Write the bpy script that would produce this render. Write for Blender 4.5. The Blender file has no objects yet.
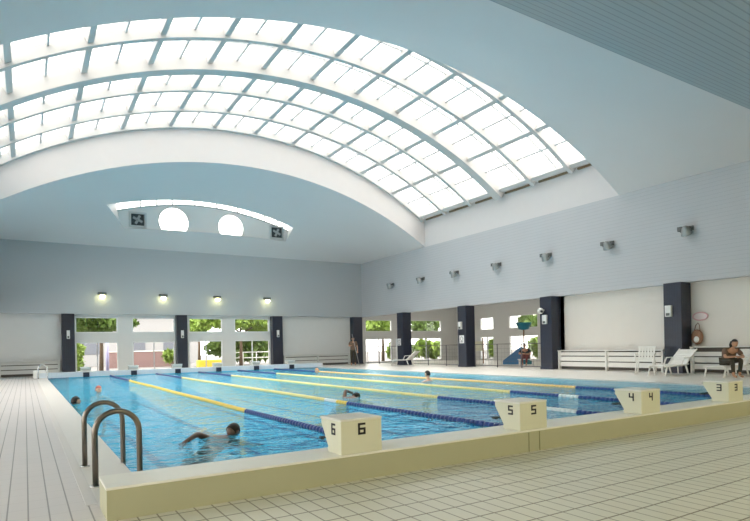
import bpy, bmesh, math, random
from mathutils import Vector, Matrix
from math import sin, cos, pi, sqrt, radians, asin, atan2
random.seed(7)
sc = bpy.context.scene
col = sc.collection

# ------------------------------------------------------------------ materials
MATS = {}
def newmat(name):
    m = bpy.data.materials.new(name); m.use_nodes = True
    nt = m.node_tree
    return m, nt, nt.nodes, nt.links, nt.nodes['Principled BSDF']
def mat(name, c, rough=.5, metal=0., emit=None, es=0., var=0., vscale=3., bump=0., bscale=40., spec=.5):
    if name in MATS: return MATS[name]
    m, nt, N, L, b = newmat(name)
    b.inputs['Base Color'].default_value = (*c, 1); b.inputs['Roughness'].default_value = rough
    b.inputs['Metallic'].default_value = metal; b.inputs['Specular IOR Level'].default_value = spec
    if emit: b.inputs['Emission Color'].default_value = (*emit, 1); b.inputs['Emission Strength'].default_value = es
    tc = N.new('ShaderNodeTexCoord')
    if var > 0:
        n = N.new('ShaderNodeTexNoise'); n.inputs['Scale'].default_value = vscale; n.inputs['Detail'].default_value = 5
        L.new(tc.outputs['Object'], n.inputs['Vector'])
        mx = N.new('ShaderNodeMix'); mx.data_type = 'RGBA'
        mx.inputs[6].default_value = (*[max(0, k * (1 - var)) for k in c], 1)
        mx.inputs[7].default_value = (*[min(1, k * (1 + var)) for k in c], 1)
        L.new(n.outputs['Fac'], mx.inputs[0]); L.new(mx.outputs[2], b.inputs['Base Color'])
    if bump > 0:
        n = N.new('ShaderNodeTexNoise'); n.inputs['Scale'].default_value = bscale
        L.new(tc.outputs['Object'], n.inputs['Vector'])
        bp = N.new('ShaderNodeBump'); bp.inputs['Strength'].default_value = bump; bp.inputs['Distance'].default_value = .01
        L.new(n.outputs['Fac'], bp.inputs['Height']); L.new(bp.outputs['Normal'], b.inputs['Normal'])
    MATS[name] = m
    return m
def math_node(N, L, op, a, b=None):
    n = N.new('ShaderNodeMath'); n.operation = op
    for i, v in enumerate((a, b)):
        if v is None: continue
        if isinstance(v, (int, float)): n.inputs[i].default_value = v
        else: L.new(v, n.inputs[i])
    return n.outputs[0]
def grid_mat(name, c, grout, axes, rough=.4, var=.08, bump=.3, spec=.5, vs=1.2):
    """axes: list of (axis 'X'/'Y'/'Z', pitch, line width, strength)"""
    m, nt, N, L, b = newmat(name)
    b.inputs['Roughness'].default_value = rough; b.inputs['Specular IOR Level'].default_value = spec
    tc = N.new('ShaderNodeTexCoord'); sp = N.new('ShaderNodeSeparateXYZ'); L.new(tc.outputs['Object'], sp.inputs[0])
    tot = None
    for ax, pitch, w, s in axes:
        d = math_node(N, L, 'DIVIDE', sp.outputs[ax], pitch)
        f = math_node(N, L, 'FRACT', d)
        f = math_node(N, L, 'ABSOLUTE', math_node(N, L, 'SUBTRACT', f, .5))
        g = math_node(N, L, 'GREATER_THAN', f, .5 - w / pitch / 2)
        g = math_node(N, L, 'MULTIPLY', g, s)
        tot = g if tot is None else math_node(N, L, 'MAXIMUM', tot, g)
    n = N.new('ShaderNodeTexNoise'); n.inputs['Scale'].default_value = vs; n.inputs['Detail'].default_value = 6
    L.new(tc.outputs['Object'], n.inputs['Vector'])
    mx = N.new('ShaderNodeMix'); mx.data_type = 'RGBA'
    mx.inputs[6].default_value = (*[k * (1 - var) for k in c], 1); mx.inputs[7].default_value = (*[min(1, k * (1 + var)) for k in c], 1)
    L.new(n.outputs['Fac'], mx.inputs[0])
    m2 = N.new('ShaderNodeMix'); m2.data_type = 'RGBA'
    L.new(tot, m2.inputs[0]); L.new(mx.outputs[2], m2.inputs[6]); m2.inputs[7].default_value = (*grout, 1)
    L.new(m2.outputs[2], b.inputs['Base Color'])
    bp = N.new('ShaderNodeBump'); bp.inputs['Strength'].default_value = bump; bp.inputs['Distance'].default_value = .004; bp.invert = True
    L.new(tot, bp.inputs['Height']); L.new(bp.outputs['Normal'], b.inputs['Normal'])
    MATS[name] = m
    return m
def glass_mat():
    m, nt, N, L, b = newmat('clear_glass'); N.remove(b)
    t = N.new('ShaderNodeBsdfTransparent'); t.inputs[0].default_value = (.95, .97, .97, 1)
    g = N.new('ShaderNodeBsdfGlossy'); g.inputs['Roughness'].default_value = .03
    mx = N.new('ShaderNodeMixShader'); fr = N.new('ShaderNodeFresnel'); fr.inputs[0].default_value = 1.45
    f2 = math_node(N, L, 'MULTIPLY', fr.outputs[0], .6)
    L.new(f2, mx.inputs[0]); L.new(t.outputs[0], mx.inputs[1]); L.new(g.outputs[0], mx.inputs[2])
    L.new(mx.outputs[0], N['Material Output'].inputs[0]); return m
def water_mat():
    m, nt, N, L, b = newmat('pool_water'); N.remove(b)
    t = N.new('ShaderNodeBsdfTransparent'); t.inputs[0].default_value = (.74, .95, 1, 1)
    g = N.new('ShaderNodeBsdfGlossy'); g.inputs['Roughness'].default_value = .02
    tc = N.new('ShaderNodeTexCoord')
    mp = N.new('ShaderNodeMapping'); mp.inputs['Scale'].default_value = (1.0, 1.35, 1)
    mp.inputs['Rotation'].default_value = (0, 0, radians(28))
    L.new(tc.outputs['Object'], mp.inputs[0])
    n1 = N.new('ShaderNodeTexNoise'); n1.inputs['Scale'].default_value = 1.5; n1.inputs['Detail'].default_value = 3; n1.inputs['Distortion'].default_value = .8
    n2 = N.new('ShaderNodeTexNoise'); n2.inputs['Scale'].default_value = 5.5; n2.inputs['Detail'].default_value = 2; n2.inputs['Distortion'].default_value = .6
    L.new(mp.outputs[0], n1.inputs['Vector']); L.new(mp.outputs[0], n2.inputs['Vector'])
    h = math_node(N, L, 'ADD', n1.outputs['Fac'], math_node(N, L, 'MULTIPLY', n2.outputs['Fac'], .40))
    bp = N.new('ShaderNodeBump'); bp.inputs['Strength'].default_value = WAVE; bp.inputs['Distance'].default_value = .16
    L.new(h, bp.inputs['Height']); L.new(bp.outputs['Normal'], g.inputs['Normal'])
    fr = N.new('ShaderNodeFresnel'); fr.inputs[0].default_value = 1.33; L.new(bp.outputs['Normal'], fr.inputs['Normal'])
    mx = N.new('ShaderNodeMixShader')
    df = N.new('ShaderNodeBsdfDiffuse'); df.inputs[0].default_value = (.03, .62, .92, 1)
    m2 = N.new('ShaderNodeMixShader'); m2.inputs[0].default_value = .42
    L.new(t.outputs[0], m2.inputs[1]); L.new(df.outputs[0], m2.inputs[2])
    L.new(fr.outputs[0], mx.inputs[0]); L.new(m2.outputs[0], mx.inputs[1]); L.new(g.outputs[0], mx.inputs[2])
    L.new(mx.outputs[0], N['Material Output'].inputs[0]); return m
WAVE = .8
WATER = water_mat(); GLASS = glass_mat()
WHITE = mat('white_paint', (.80, .80, .79), .5, var=.02)
REVEAL = mat('white_reveal_plaster', (.66, .63, .625), .7, var=.02)
BLUE = mat('pale_blue_ceiling_paint', (.70, .67, .665), .6, var=.03, vscale=.3)
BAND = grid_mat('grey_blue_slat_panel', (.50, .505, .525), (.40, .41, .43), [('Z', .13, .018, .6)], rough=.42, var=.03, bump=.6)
FBAND = mat('grey_blue_band_paint', (.44, .455, .47), .55, var=.03, vscale=.4)
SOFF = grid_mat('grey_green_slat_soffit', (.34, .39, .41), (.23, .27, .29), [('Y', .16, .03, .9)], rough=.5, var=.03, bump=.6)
WALLM = mat('warm_white_wall_paint', (.73, .69, .64), .6, var=.02)
GREYW = mat('grey_white_wall_paint', (.66, .66, .65), .6, var=.02)
DECK = grid_mat('cream_deck_tile', (.70, .68, .58), (.22, .19, .13), [('X', .125, .011, .85), ('Y', .25, .014, 1.)], rough=.42, var=.07, bump=.4)
LDECK = grid_mat('pale_pink_grey_deck_tile', (.67, .635, .62), (.24, .23, .22), [('X', .125, .010, .9), ('Y', .25, .008, .22)], rough=.38, var=.05, bump=.3)
COPE = mat('white_coping_tile', (.76, .73, .69), .35, var=.04, vscale=5)
KERB = mat('shade_tinted_kerb_tile', (.44, .43, .285), .4, var=.05, vscale=2)  # olive tone puts the riser's shade and yellow-green light into its colour
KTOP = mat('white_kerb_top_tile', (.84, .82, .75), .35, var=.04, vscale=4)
FKERB = grid_mat('pale_blue_kerb_tile', (.66, .71, .76), (.5, .55, .6), [('X', .2, .01, .5)], rough=.3)
NAVY = grid_mat('navy_rib_tile', (.019, .024, .045), (.008, .010, .02), [('X', .09, .012, .8), ('Y', .09, .012, .8), ('Z', .3, .01, .5)], rough=.3, var=.2, bump=.5, vs=6)
STEEL = mat('brushed_brown_steel', (.20, .175, .15), .28, 1., var=.12)
LSTEEL = mat('bright_steel', (.7, .7, .7), .25, 1.)
DARK = mat('dark_plastic', (.03, .035, .04), .5)
DGREY = mat('dark_grey_metal', (.12, .13, .13), .45, .3)
FRAME = mat('white_window_frame', (.78, .78, .78), .4)
RIB = mat('white_painted_steel', (.60, .59, .58), .5)
TRIM = mat('white_trim_paint', (.78, .77, .76), .5)
BLACK = mat('black_number_paint', (.015, .015, .02), .5)
PLAST = mat('white_plastic', (.82, .81, .78), .35)
SKIN = mat('warm_skin', (.55, .30, .19), .5, var=.06, vscale=20)
SKIN2 = mat('pale_skin', (.70, .40, .27), .45, var=.06, vscale=20)
HAIR = mat('black_hair', (.012, .009, .008), .5, bump=.4, bscale=120)
SHIRT = mat('brown_green_cloth', (.16, .10, .07), .8, bump=.3)
PANT = mat('dark_olive_cloth', (.055, .05, .035), .8, bump=.3)
YEL = mat('yellow_float_plastic', (.86, .60, .10), .4)
LEMON = mat('pale_yellow_float_plastic', (.82, .68, .27), .4)
ORANGE = mat('orange_yellow_float_plastic', (.88, .55, .20), .4)
NBLUE = mat('blue_float_plastic', (.02, .05, .22), .35)
WFLO = mat('white_float_plastic', (.80, .82, .82), .35)
LEAF = mat('green_leaf', (.10, .17, .025), .6, var=.5, vscale=3)
LLEAF = mat('bright_green_leaf', (.21, .31, .05), .6, var=.4, vscale=3)
BARK = mat('brown_bark', (.12, .08, .05), .8)
def pool_mat():
    m, nt, N, L, b = newmat('turquoise_pool_tile')
    b.inputs['Roughness'].default_value = .5
    tc = N.new('ShaderNodeTexCoord'); sp = N.new('ShaderNodeSeparateXYZ'); L.new(tc.outputs['Object'], sp.inputs[0])
    x = math_node(N, L, 'DIVIDE', math_node(N, L, 'SUBTRACT', sp.outputs['X'], 1.36), 2.08)
    f = math_node(N, L, 'ABSOLUTE', math_node(N, L, 'SUBTRACT', math_node(N, L, 'FRACT', x), .5))
    line = math_node(N, L, 'LESS_THAN', f, .05)
    inr = math_node(N, L, 'MULTIPLY', math_node(N, L, 'GREATER_THAN', sp.outputs['Y'], 6.2), math_node(N, L, 'LESS_THAN', sp.outputs['Y'], 27.8))
    inx = math_node(N, L, 'MULTIPLY', math_node(N, L, 'GREATER_THAN', sp.outputs['X'], 1.36), math_node(N, L, 'LESS_THAN', sp.outputs['X'], 13.84))
    line = math_node(N, L, 'MULTIPLY', line, math_node(N, L, 'MULTIPLY', inr, inx))
    n = N.new('ShaderNodeTexNoise'); n.inputs['Scale'].default_value = 1.5; L.new(tc.outputs['Object'], n.inputs['Vector'])
    m0 = N.new('ShaderNodeMix'); m0.data_type = 'RGBA'; L.new(n.outputs['Fac'], m0.inputs[0])
    m0.inputs[6].default_value = (.04, .60, .88, 1); m0.inputs[7].default_value = (.08, .70, .95, 1)
    m1 = N.new('ShaderNodeMix'); m1.data_type = 'RGBA'; L.new(line, m1.inputs[0]); L.new(m0.outputs[2], m1.inputs[6])
    m1.inputs[7].default_value = (.02, .12, .30, 1)
    sd = math_node(N, L, 'MAXIMUM', math_node(N, L, 'LESS_THAN', sp.outputs['X'], 1.7), math_node(N, L, 'GREATER_THAN', sp.outputs['X'], 12.1))
    m3 = N.new('ShaderNodeMix'); m3.data_type = 'RGBA'; L.new(sd, m3.inputs[0]); L.new(m1.outputs[2], m3.inputs[6]); m3.inputs[7].default_value = (.30, .30, .42, 1)
    L.new(m3.outputs[2], b.inputs['Base Color']); return m
POOL = pool_mat()

# ------------------------------------------------------------------ mesh helpers
class MB:
    def __init__(s): s.bm = bmesh.new()
    def box(s, x0, x1, y0, y1, z0, z1, M=None):
        vs = [s.bm.verts.new(Vector(p)) for p in ((x0,y0,z0),(x1,y0,z0),(x1,y1,z0),(x0,y1,z0),(x0,y0,z1),(x1,y0,z1),(x1,y1,z1),(x0,y1,z1))]
        if M is not None:
            for v in vs: v.co = M @ v.co
        for f in ((3,2,1,0),(4,5,6,7),(0,1,5,4),(1,2,6,5),(2,3,7,6),(3,0,4,7)): s.bm.faces.new([vs[i] for i in f])
        return s
    def bar(s, a, b, w, h=None, up=(0,0,1)):
        a, b = Vector(a), Vector(b); h = h or w; d = b - a; l = d.length; d.normalize()
        u = Vector(up)
        if abs(d.dot(u)) > .98: u = Vector((1,0,0))
        r = d.cross(u).normalized(); u = r.cross(d)
        M = Matrix(((r.x, d.x, u.x, a.x),(r.y, d.y, u.y, a.y),(r.z, d.z, u.z, a.z),(0,0,0,1)))
        return s.box(-w/2, w/2, 0, l, -h/2, h/2, M)
    def tube(s, pts, r, n=10, cap=True, closed=False):
        pts = [Vector(p) for p in pts]; rs = r if isinstance(r, (list, tuple)) else [r] * len(pts)
        rings = []; prev = None
        m = len(pts)
        for i, p in enumerate(pts):
            if closed: t = pts[(i+1) % m] - pts[i-1]
            else: t = pts[min(i+1, m-1)] - pts[max(i-1, 0)]
            t.normalize()
            if prev is None:
                u = Vector((0,0,1)) if abs(t.z) < .9 else Vector((1,0,0))
                a = t.cross(u).normalized()
            else: a = (prev - t * prev.dot(t)).normalized()
            prev = a; b = t.cross(a)
            rings.append([s.bm.verts.new(p + (a*cos(2*pi*k/n) + b*sin(2*pi*k/n)) * rs[i]) for k in range(n)])
        for i in range(m if closed else m-1):
            A, B = rings[i], rings[(i+1) % m]
            for k in range(n):
                f = s.bm.faces.new((A[k], A[(k+1) % n], B[(k+1) % n], B[k])); f.smooth = True
        if cap and not closed: s.bm.faces.new(list(reversed(rings[0]))); s.bm.faces.new(rings[-1])
        return s
    def prism(s, poly, axis, a, b):
        """poly: list of 2D points, extruded along axis 'X','Y','Z' from a to b"""
        def P(p, t): return {'X': (t, p[0], p[1]), 'Y': (p[0], t, p[1]), 'Z': (p[0], p[1], t)}[axis]
        A = [s.bm.verts.new(P(p, a)) for p in poly]; B = [s.bm.verts.new(P(p, b)) for p in poly]
        n = len(poly)
        s.bm.faces.new(A); s.bm.faces.new(list(reversed(B)))
        for i in range(n): s.bm.faces.new((A[i], B[i], B[(i+1) % n], A[(i+1) % n]))
        return s
    def ball(s, c, r, seg=16, rings=10, rot=None):
        rr = r if isinstance(r, (tuple, list)) else (r, r, r)
        M = Matrix.Translation(c) @ (rot.to_4x4() if rot else Matrix()) @ Matrix.Diagonal((*rr, 1))
        g = bmesh.ops.create_uvsphere(s.bm, u_segments=seg, v_segments=rings, radius=1, matrix=M)
        for v in g['verts']:
            for f in v.link_faces: f.smooth = True
        return s
    def quad(s, *p):
        s.bm.faces.new([s.bm.verts.new(q) for q in p]); return s
    def build(s, name, m, parent=None, bevel=0, recalc=True):
        if recalc: bmesh.ops.recalc_face_normals(s.bm, faces=s.bm.faces)
        me = bpy.data.meshes.new(name); s.bm.to_mesh(me); s.bm.free(); me.materials.append(m)
        o = bpy.data.objects.new(name, me); col.objects.link(o)
        if parent: o.parent = parent
        if bevel:
            b = o.modifiers.new('bevel', 'BEVEL'); b.width = bevel; b.segments = 2; b.limit_method = 'ANGLE'
        return o
def tag(o, label, cat, group=None, kind=None):
    o['label'] = label; o['category'] = cat
    if group: o['group'] = group
    if kind: o['kind'] = kind
    return o
def struct(o): o['kind'] = 'structure'; return o
def empty(name, loc=(0,0,0), rz=0):
    o = bpy.data.objects.new(name, None); o.empty_display_size = .2; col.objects.link(o)
    o.location = loc; o.rotation_euler = (0, 0, rz); return o
def copy_tree(o, parent=None):
    c = o.copy(); col.objects.link(c); c.parent = parent
    if parent is None:
        for k in ('label', 'group'):
            if k in c and k == 'label': del c[k]
    for ch in [q for q in bpy.data.objects if q.parent == o]: copy_tree(ch, c)
    return c
def copies(proto, n):
    return [proto] + [copy_tree(proto) for _ in range(n - 1)]
def put(o, loc, rz=0): o.location = loc; o.rotation_euler = (0, 0, rz); return o

# ------------------------------------------------------------------ hall dimensions
XL, XR = -1.08, 19.08            # upper bands left / right
ZB, ZT = 3.09, 6.63              # band bottom / top
YF = 32.08                       # far band
YN0, YN1, YF1 = 6.58, 12.97, 25.04
YB = -2.4                        # near wall
PX0, PX1, PY0, PY1 = .82, 14.4, 4.5, 29.5
CXV = 9.0
def arc(X, apex=9.6, R=18.7): return apex - (R - sqrt(R*R - (X-CXV)**2))
ARC0 = arc(XR) - ZT
def za(X): return arc(X) - ARC0 * 1.0
def garc(X, apex=11.35, R=17.8): return apex - (R - sqrt(R*R - (X-CXV)**2))
def walls(mb, axis, plane, th, u0, u1, z0, z1, holes):
    us = sorted({u0, u1, *[h[0] for h in holes], *[h[1] for h in holes]})
    zs = sorted({z0, z1, *[h[2] for h in holes], *[h[3] for h in holes]})
    for i in range(len(us)-1):
        for j in range(len(zs)-1):
            a, b, c, d = us[i], us[i+1], zs[j], zs[j+1]
            if any(h[0] <= a and b <= h[1] and h[2] <= c and d <= h[3] for h in holes): continue
            if axis == 'Y': mb.box(a, b, plane, plane+th, c, d)
            else: mb.box(plane, plane+th, a, b, c, d)

# decks --------------------------------------------------------------
m = MB(); m.box(-3.7, 19.6, YB, 4.09, -.3, 0)
struct(m.build('floor_near', DECK))
m = MB(); m.box(-3.7, .44, 4.09, 32.6, -.3, 0)
struct(m.build('floor_left', LDECK))
m = MB(); m.box(.44, PX0, 4.3, 29.6, -.3, 0.0)
struct(m.build('trim_1', COPE))
RDECK = grid_mat('warm_white_deck_tile', (.72, .69, .64), (.5, .47, .42), [('X', .25, .01, .5), ('Y', .25, .01, .5)], rough=.35, var=.04)
m = MB(); m.box(PX1, 27.6, 4.09, 32.6, -.3, 0); m.box(.44, PX1, 29.6, 32.6, -.3, 0)
struct(m.build('floor_right', RDECK))
# pool basin
m = MB()
m.box(PX0-.1, PX1+.1, PY0-.1, PY1+.1, -1.5, -1.3)
m.box(PX0-.1, PX0, PY0-.1, PY1+.1, -1.3, -.31); m.box(PX1, PX1+.1, PY0-.1, PY1+.1, -1.3, -.31)
m.box(PX0, PX1, PY0-.1, PY0, -1.3, -.01); m.box(PX0, PX1, PY1, PY1+.1, -1.3, -.01)
m.box(PX0-.1, PX0-.001, PY0, PY1, -.31, -.3)
struct(m.build('pool_basin', POOL))
# near kerb: riser toned olive for shade and lamplight, white top
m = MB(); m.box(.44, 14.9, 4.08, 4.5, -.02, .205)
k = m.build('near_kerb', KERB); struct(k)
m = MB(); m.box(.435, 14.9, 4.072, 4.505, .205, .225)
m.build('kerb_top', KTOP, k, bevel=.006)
m = MB()
for x in (4.40, 4.56): m.box(x-.004, x+.004, 4.0745, 4.082, .0, .2)
m.build('access_groove', mat('groove_line', (.24, .24, .13), .7), k)
m = MB(); m.box(.44, 14.8, 29.5, 29.95, -.02, .225); struct(m.build('far_kerb', FKERB))
# thin overflow gutter grating, left and right of pool
m = MB(); m.box(.36, .435, 4.6, 29.4, -.01, .004); struct(m.build('trim_2', mat('gutter_grating', (.67, .64, .61), .5, var=.05, vscale=30)))
m = MB(); m.box(14.4, 14.75, 4.5, 29.5, -.01, .006); struct(m.build('trim_3', COPE))
# water
m = MB(); m.quad((PX0, PY0, -.03), (PX1, PY0, -.03), (PX1, PY1, -.03), (PX0, PY1, -.03))
w = m.build('pool_water', WATER, recalc=False); tag(w, 'rippled turquoise water filling the swimming pool', 'water', kind='stuff')

# walls --------------------------------------------------------------
FW = [(2.2,4.2), (4.9,7.1), (7.87,9.78), (10.5,12.66), (19.5,21.65), (23.25,26.05)]
holes = []
for a, b in FW: holes += [(a, b, 2.13, 2.95), (a, b, .06, 1.66)]
m = MB(); walls(m, 'Y', 32.4, .2, -3.7, 27.6, 0, 4.0, holes); struct(m.build('wall_far', GREYW))
AW = [(28.5, 29.85), (24.55, 27.05)]
holes = []
for a, b in AW: holes += [(a, b, 2.13, 3.0), (a, b, .06, 1.66)]
m = MB(); walls(m, 'X', 27.5, .2, 16.1, 32.4, 0, 4.0, holes); struct(m.build('wall_annex', GREYW))
m = MB(); m.box(19.45, 27.6, 15.9, 16.1, 0, 4.0); struct(m.build('wall_annex_near', GREYW))
m = MB(); m.box(19.3, 27.7, 15.9, 32.6, 3.9, 4.1); struct(m.build('ceiling_annex', GREYW))
m = MB(); m.box(19.45, 19.65, YB, 16.1, 0, ZB+.2); struct(m.build('wall_right', WALLM))
m = MB(); ADDED_WIN = [(0, 3.6), (5, 8.6), (10, 13.6), (15, 18.6), (20, 23.6), (25, 28.6)]  # unseen left wall windows, added to bring in more daylight
walls(m, 'X', -3.9, .2, YB, 32.6, 0, ZB+.2, [(a, b, .2, 2.9) for a, b in ADDED_WIN]); m.box(-3.9, XL, YB, 32.6, ZB+.2, ZB+.4); struct(m.build('wall_left', GREYW))
m = MB(); m.box(-3.9, 19.65, YB-.2, YB, 0, 3.4); struct(m.build('wall_near', GREYW))
# upper bands
m = MB(); m.box(XR, XR+.4, YB, YF+.3, ZB, ZT); struct(m.build('wall_right_band', BAND))
m = MB(); m.box(XL-.3, XL, YB, YF+.3, ZB, ZT); struct(m.build('wall_left_band', BAND))
m = MB(); m.box(XL-.3, XR, YF, YF+.34, ZB, ZT); struct(m.build('wall_far_band', FBAND))
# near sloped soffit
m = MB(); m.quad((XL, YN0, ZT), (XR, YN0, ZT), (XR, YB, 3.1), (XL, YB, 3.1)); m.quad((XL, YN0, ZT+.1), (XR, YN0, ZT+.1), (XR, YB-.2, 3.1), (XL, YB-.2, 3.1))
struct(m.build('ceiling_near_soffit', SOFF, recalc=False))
# ruled blue ceilings
N = 48
def ruled(ya, yb, name, mm):
    m = MB(); rows = 12; g = []
    for j in range(rows+1):
        t = j / rows; r = []
        for i in range(N+1):
            X = XL + (XR-XL) * i / N
            r.append(m.bm.verts.new((X, ya + (yb-ya)*t, ZT + t*(za(X)-ZT))))
        g.append(r)
    for j in range(rows):
        for i in range(N):
            f = m.bm.faces.new((g[j][i], g[j][i+1], g[j+1][i+1], g[j+1][i])); f.smooth = True
    return struct(m.build(name, mm, recalc=False))
ruled(YN0, YN1, 'ceiling_near', BLUE)
# far ceiling with dormer opening
def xl(Y): return 3.32 + (Y-28.1) * .46
def xr(Y): return 12.72 + (Y-28.1) * .10
def zs(X, Y): return ZT + (YF-Y)/(YF-YF1) * (za(X)-ZT)
def ytop(s): return 28.0 + .8*s*s - 1.6*s*(1-s)       # dormer opening top edge
YD = 30.2
m = MB(); rows = [YF1, 26, 27, 'top', 29.1, 29.6, YD, 31, YF]
NA, NH, NC = 10, 24, 14
grid = []
for Y in rows:
    r = []
    for i in range(NA+NH+NC+1):
        if i <= NA: s = -1
        yy = Y if Y != 'top' else (ytop(min(1, max(0, (i-NA)/NH))))
        a, b = xl(yy), xr(yy)
        if i <= NA: X = XL + (a-XL) * i/NA
        elif i <= NA+NH: X = a + (b-a) * (i-NA)/NH
        else: X = b + (XR-b) * (i-NA-NH)/NC
        r.append(m.bm.verts.new((X, yy, zs(X, yy))))
    grid.append(r)
for j in range(len(rows)-1):
    for i in range(NA+NH+NC):
        if 3 <= j < 6 and NA <= i < NA+NH: continue
        f = m.bm.faces.new((grid[j][i], grid[j][i+1], grid[j+1][i+1], grid[j+1][i])); f.smooth = True
top_edge = [grid[3][NA+i].co.copy() for i in range(NH+1)]
left_edge = [grid[j][NA].co.copy() for j in range(3, 7)]; right_edge = [grid[j][NA+NH].co.copy() for j in range(3, 7)]
bot_edge = [grid[6][NA+i].co.copy() for i in range(NH+1)]
struct(m.build('ceiling_far', BLUE, recalc=False))
# skylight well: right / left / far / near reveals
ZG = garc(XR) - .05
m = MB()
m.box(XR, XR+.2, YN1, YF1, ZT, ZG+.2); m.box(XL-.2, XL, YN1, YF1, ZT, ZG+.2)
for y0, y1 in ((YN1-.2, YN1), (YF1, YF1+.2)):
    for i in range(N):
        a, b = XL+(XR-XL)*i/N, XL+(XR-XL)*(i+1)/N
        P = [(a, za(a)), (b, za(b)), (b, garc(b)+.05), (a, garc(a)+.05)]
        m.prism(P, 'Y', y0, y1)
struct(m.build('wall_skylight_well', REVEAL))
# barrel skylight ----------------------------------------------------
sky = empty('window_1', (CXV, (YN1+YF1)/2, ZG)); struct(sky)
def rel(mb, name, mt, par=sky, bevel=0):
    o = mb.build(name, mt, par, bevel); o.matrix_parent_inverse = Matrix.Translation(-Vector(par.location)); return o
def arcbar(mb, y, w, top, depth, n=60, x0=XL, x1=XR):
    P = []
    for i in range(n+1):
        X = x0+(x1-x0)*i/n; P.append((X, garc(X)))
    ring = []
    for X, z in P:
        nx, nz = (X-CXV)/17.8, sqrt(1-((X-CXV)/17.8)**2)
        a = (X-nx*top, z-nz*top); b = (X-nx*(top+depth), z-nz*(top+depth))
        ring.append([mb.bm.verts.new((a[0], y-w/2, a[1])), mb.bm.verts.new((a[0], y+w/2, a[1])), mb.bm.verts.new((b[0], y+w/2, b[1])), mb.bm.verts.new((b[0], y-w/2, b[1]))])
    for i in range(n):
        for k in range(4): mb.bm.faces.new((ring[i][k], ring[i][(k+1) % 4], ring[i+1][(k+1) % 4], ring[i+1][k]))
m = MB()
g = [[m.bm.verts.new((XL+(XR-XL)*i/60, y, garc(XL+(XR-XL)*i/60))) for i in range(61)] for y in (YN1, YF1)]
for i in range(60): f = m.bm.faces.new((g[0][i], g[0][i+1], g[1][i+1], g[1][i])); f.smooth = True
rel(m, 'pane', GLASS)
bays = [YN1 + (YF1-YN1)*k/6 for k in range(7)]
for k, y in enumerate(bays):
    m = MB()
    if k == 3: arcbar(m, y, .34, .0, .42); arcbar(m, y, .46, .40, .05)
    else:
        yy = y + (.07 if k == 0 else -.07 if k == 6 else 0)
        arcbar(m, yy, .18, .0, .30)
    rel(m, 'main_rib' if k == 3 else 'rib', RIB)
PXs = [9.25 + 1.92*k for k in range(-5, 6)]
for X in PXs:
    z = garc(X); m = MB(); th = asin((X-CXV)/17.8)
    M = Matrix.Translation((X, 0, z)) @ Matrix.Rotation(th, 4, 'Y')
    m.box(-.09, .09, YN1, YF1, -.22, -.01, M); rel(m, 'purlin', RIB)
m = MB(); mids = [XL+.4] + [a+.96 for a in PXs[:-1]]
for X in mids:
    th = asin((X-CXV)/17.8); M = Matrix.Translation((X, 0, garc(X))) @ Matrix.Rotation(th, 4, 'Y')
    m.box(-.03, .03, YN1, YF1, -.09, -.005, M)
for k in range(6): arcbar(m, bays[k] + .62, .04, .005, .07)
rel(m, 'glazing_bars', mat('grey_glazing_bar', (.55, .56, .57), .5))
m = MB(); m.box(XR-.13, XR+.01, YN1, YF1, ZG-.02, ZG+.08); rel(m, 'sill', RIB)
for k in range(6):
    m = MB(); y0 = bays[k]+.22; y1 = bays[k+1]-.25
    m.box(XR-.10, XR-.03, y0, y1, ZG-.10, ZG-.02)
    q = y0+.05
    while q < y1-.05: m.box(XR-.115, XR-.09, q, q+.05, ZG-.10, ZG-.03); q += .12
    rel(m, 'vent_grille', mat('rusty_vent_metal', (.22, .16, .09), .7, var=.6, vscale=12))

# dormer in far ceiling ---------------------------------------------
YW = 30.35
dn = len(top_edge)
wx0, wx1 = 3.95, 13.25
def wtop(i): return 1.12 + (top_edge[i].z-1.12)*YW/top_edge[i].y - .24
def wroof(i): return wtop(i) + .40
def zlow(x): return zs(x, YW) + .012
m = MB()      # cheeks and roof rim
wl = [(wx0, YW, zlow(wx0)), (wx0, YW, wroof(0))]; wr = [(wx1, YW, zlow(wx1)), (wx1, YW, wroof(dn-1))]
m.bm.faces.new([m.bm.verts.new(p) for p in [left_edge[0], left_edge[1], left_edge[2], left_edge[3], Vector(wl[0]), Vector(wl[1])]])
m.bm.faces.new([m.bm.verts.new(p) for p in [right_edge[0], right_edge[1], right_edge[2], right_edge[3], Vector(wr[0]), Vector(wr[1])]])
for i in range(dn-1):
    a_, b_ = wx0+(wx1-wx0)*i/(dn-1), wx0+(wx1-wx0)*(i+1)/(dn-1)
    m.quad(bot_edge[i], bot_edge[i+1], (b_, YW, zlow(b_)), (a_, YW, zlow(a_)))
    m.quad(top_edge[i], top_edge[i+1], (b_, YW, wroof(i+1)), (a_, YW, wroof(i)))
struct(m.build('wall_dormer_cheeks', TRIM, recalc=False))
# dormer wall with two round openings
def ringpts(cx, cz, r, n=40): return [(cx+r*cos(2*pi*k/n), max(cz+r*sin(2*pi*k/n), zlow(cx)+.04+.0004*((k-30)**2))) for k in range(n)]
outer = [(wx0+(wx1-wx0)*i/(dn-1), zlow(wx0+(wx1-wx0)*i/(dn-1))-.01) for i in range(dn)] + [(wx0+(wx1-wx0)*i/(dn-1), wtop(i)) for i in range(dn-1, -1, -1)]
ROUND = [(6.72, 7.84, .78), (9.75, 7.84, .73)]
m = MB()
def loop(pts, y):
    vs = [m.bm.verts.new((p[0], y, p[1])) for p in pts]
    return [m.bm.edges.new((vs[i], vs[(i+1) % len(vs)])) for i in range(len(vs))]
es = loop(outer, YW)
for c in ROUND: es += loop(ringpts(*c), YW)
bmesh.ops.triangle_fill(m.bm, use_beauty=True, use_dissolve=False, edges=es)
ex = bmesh.ops.extrude_face_region(m.bm, geom=m.bm.faces[:])
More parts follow.
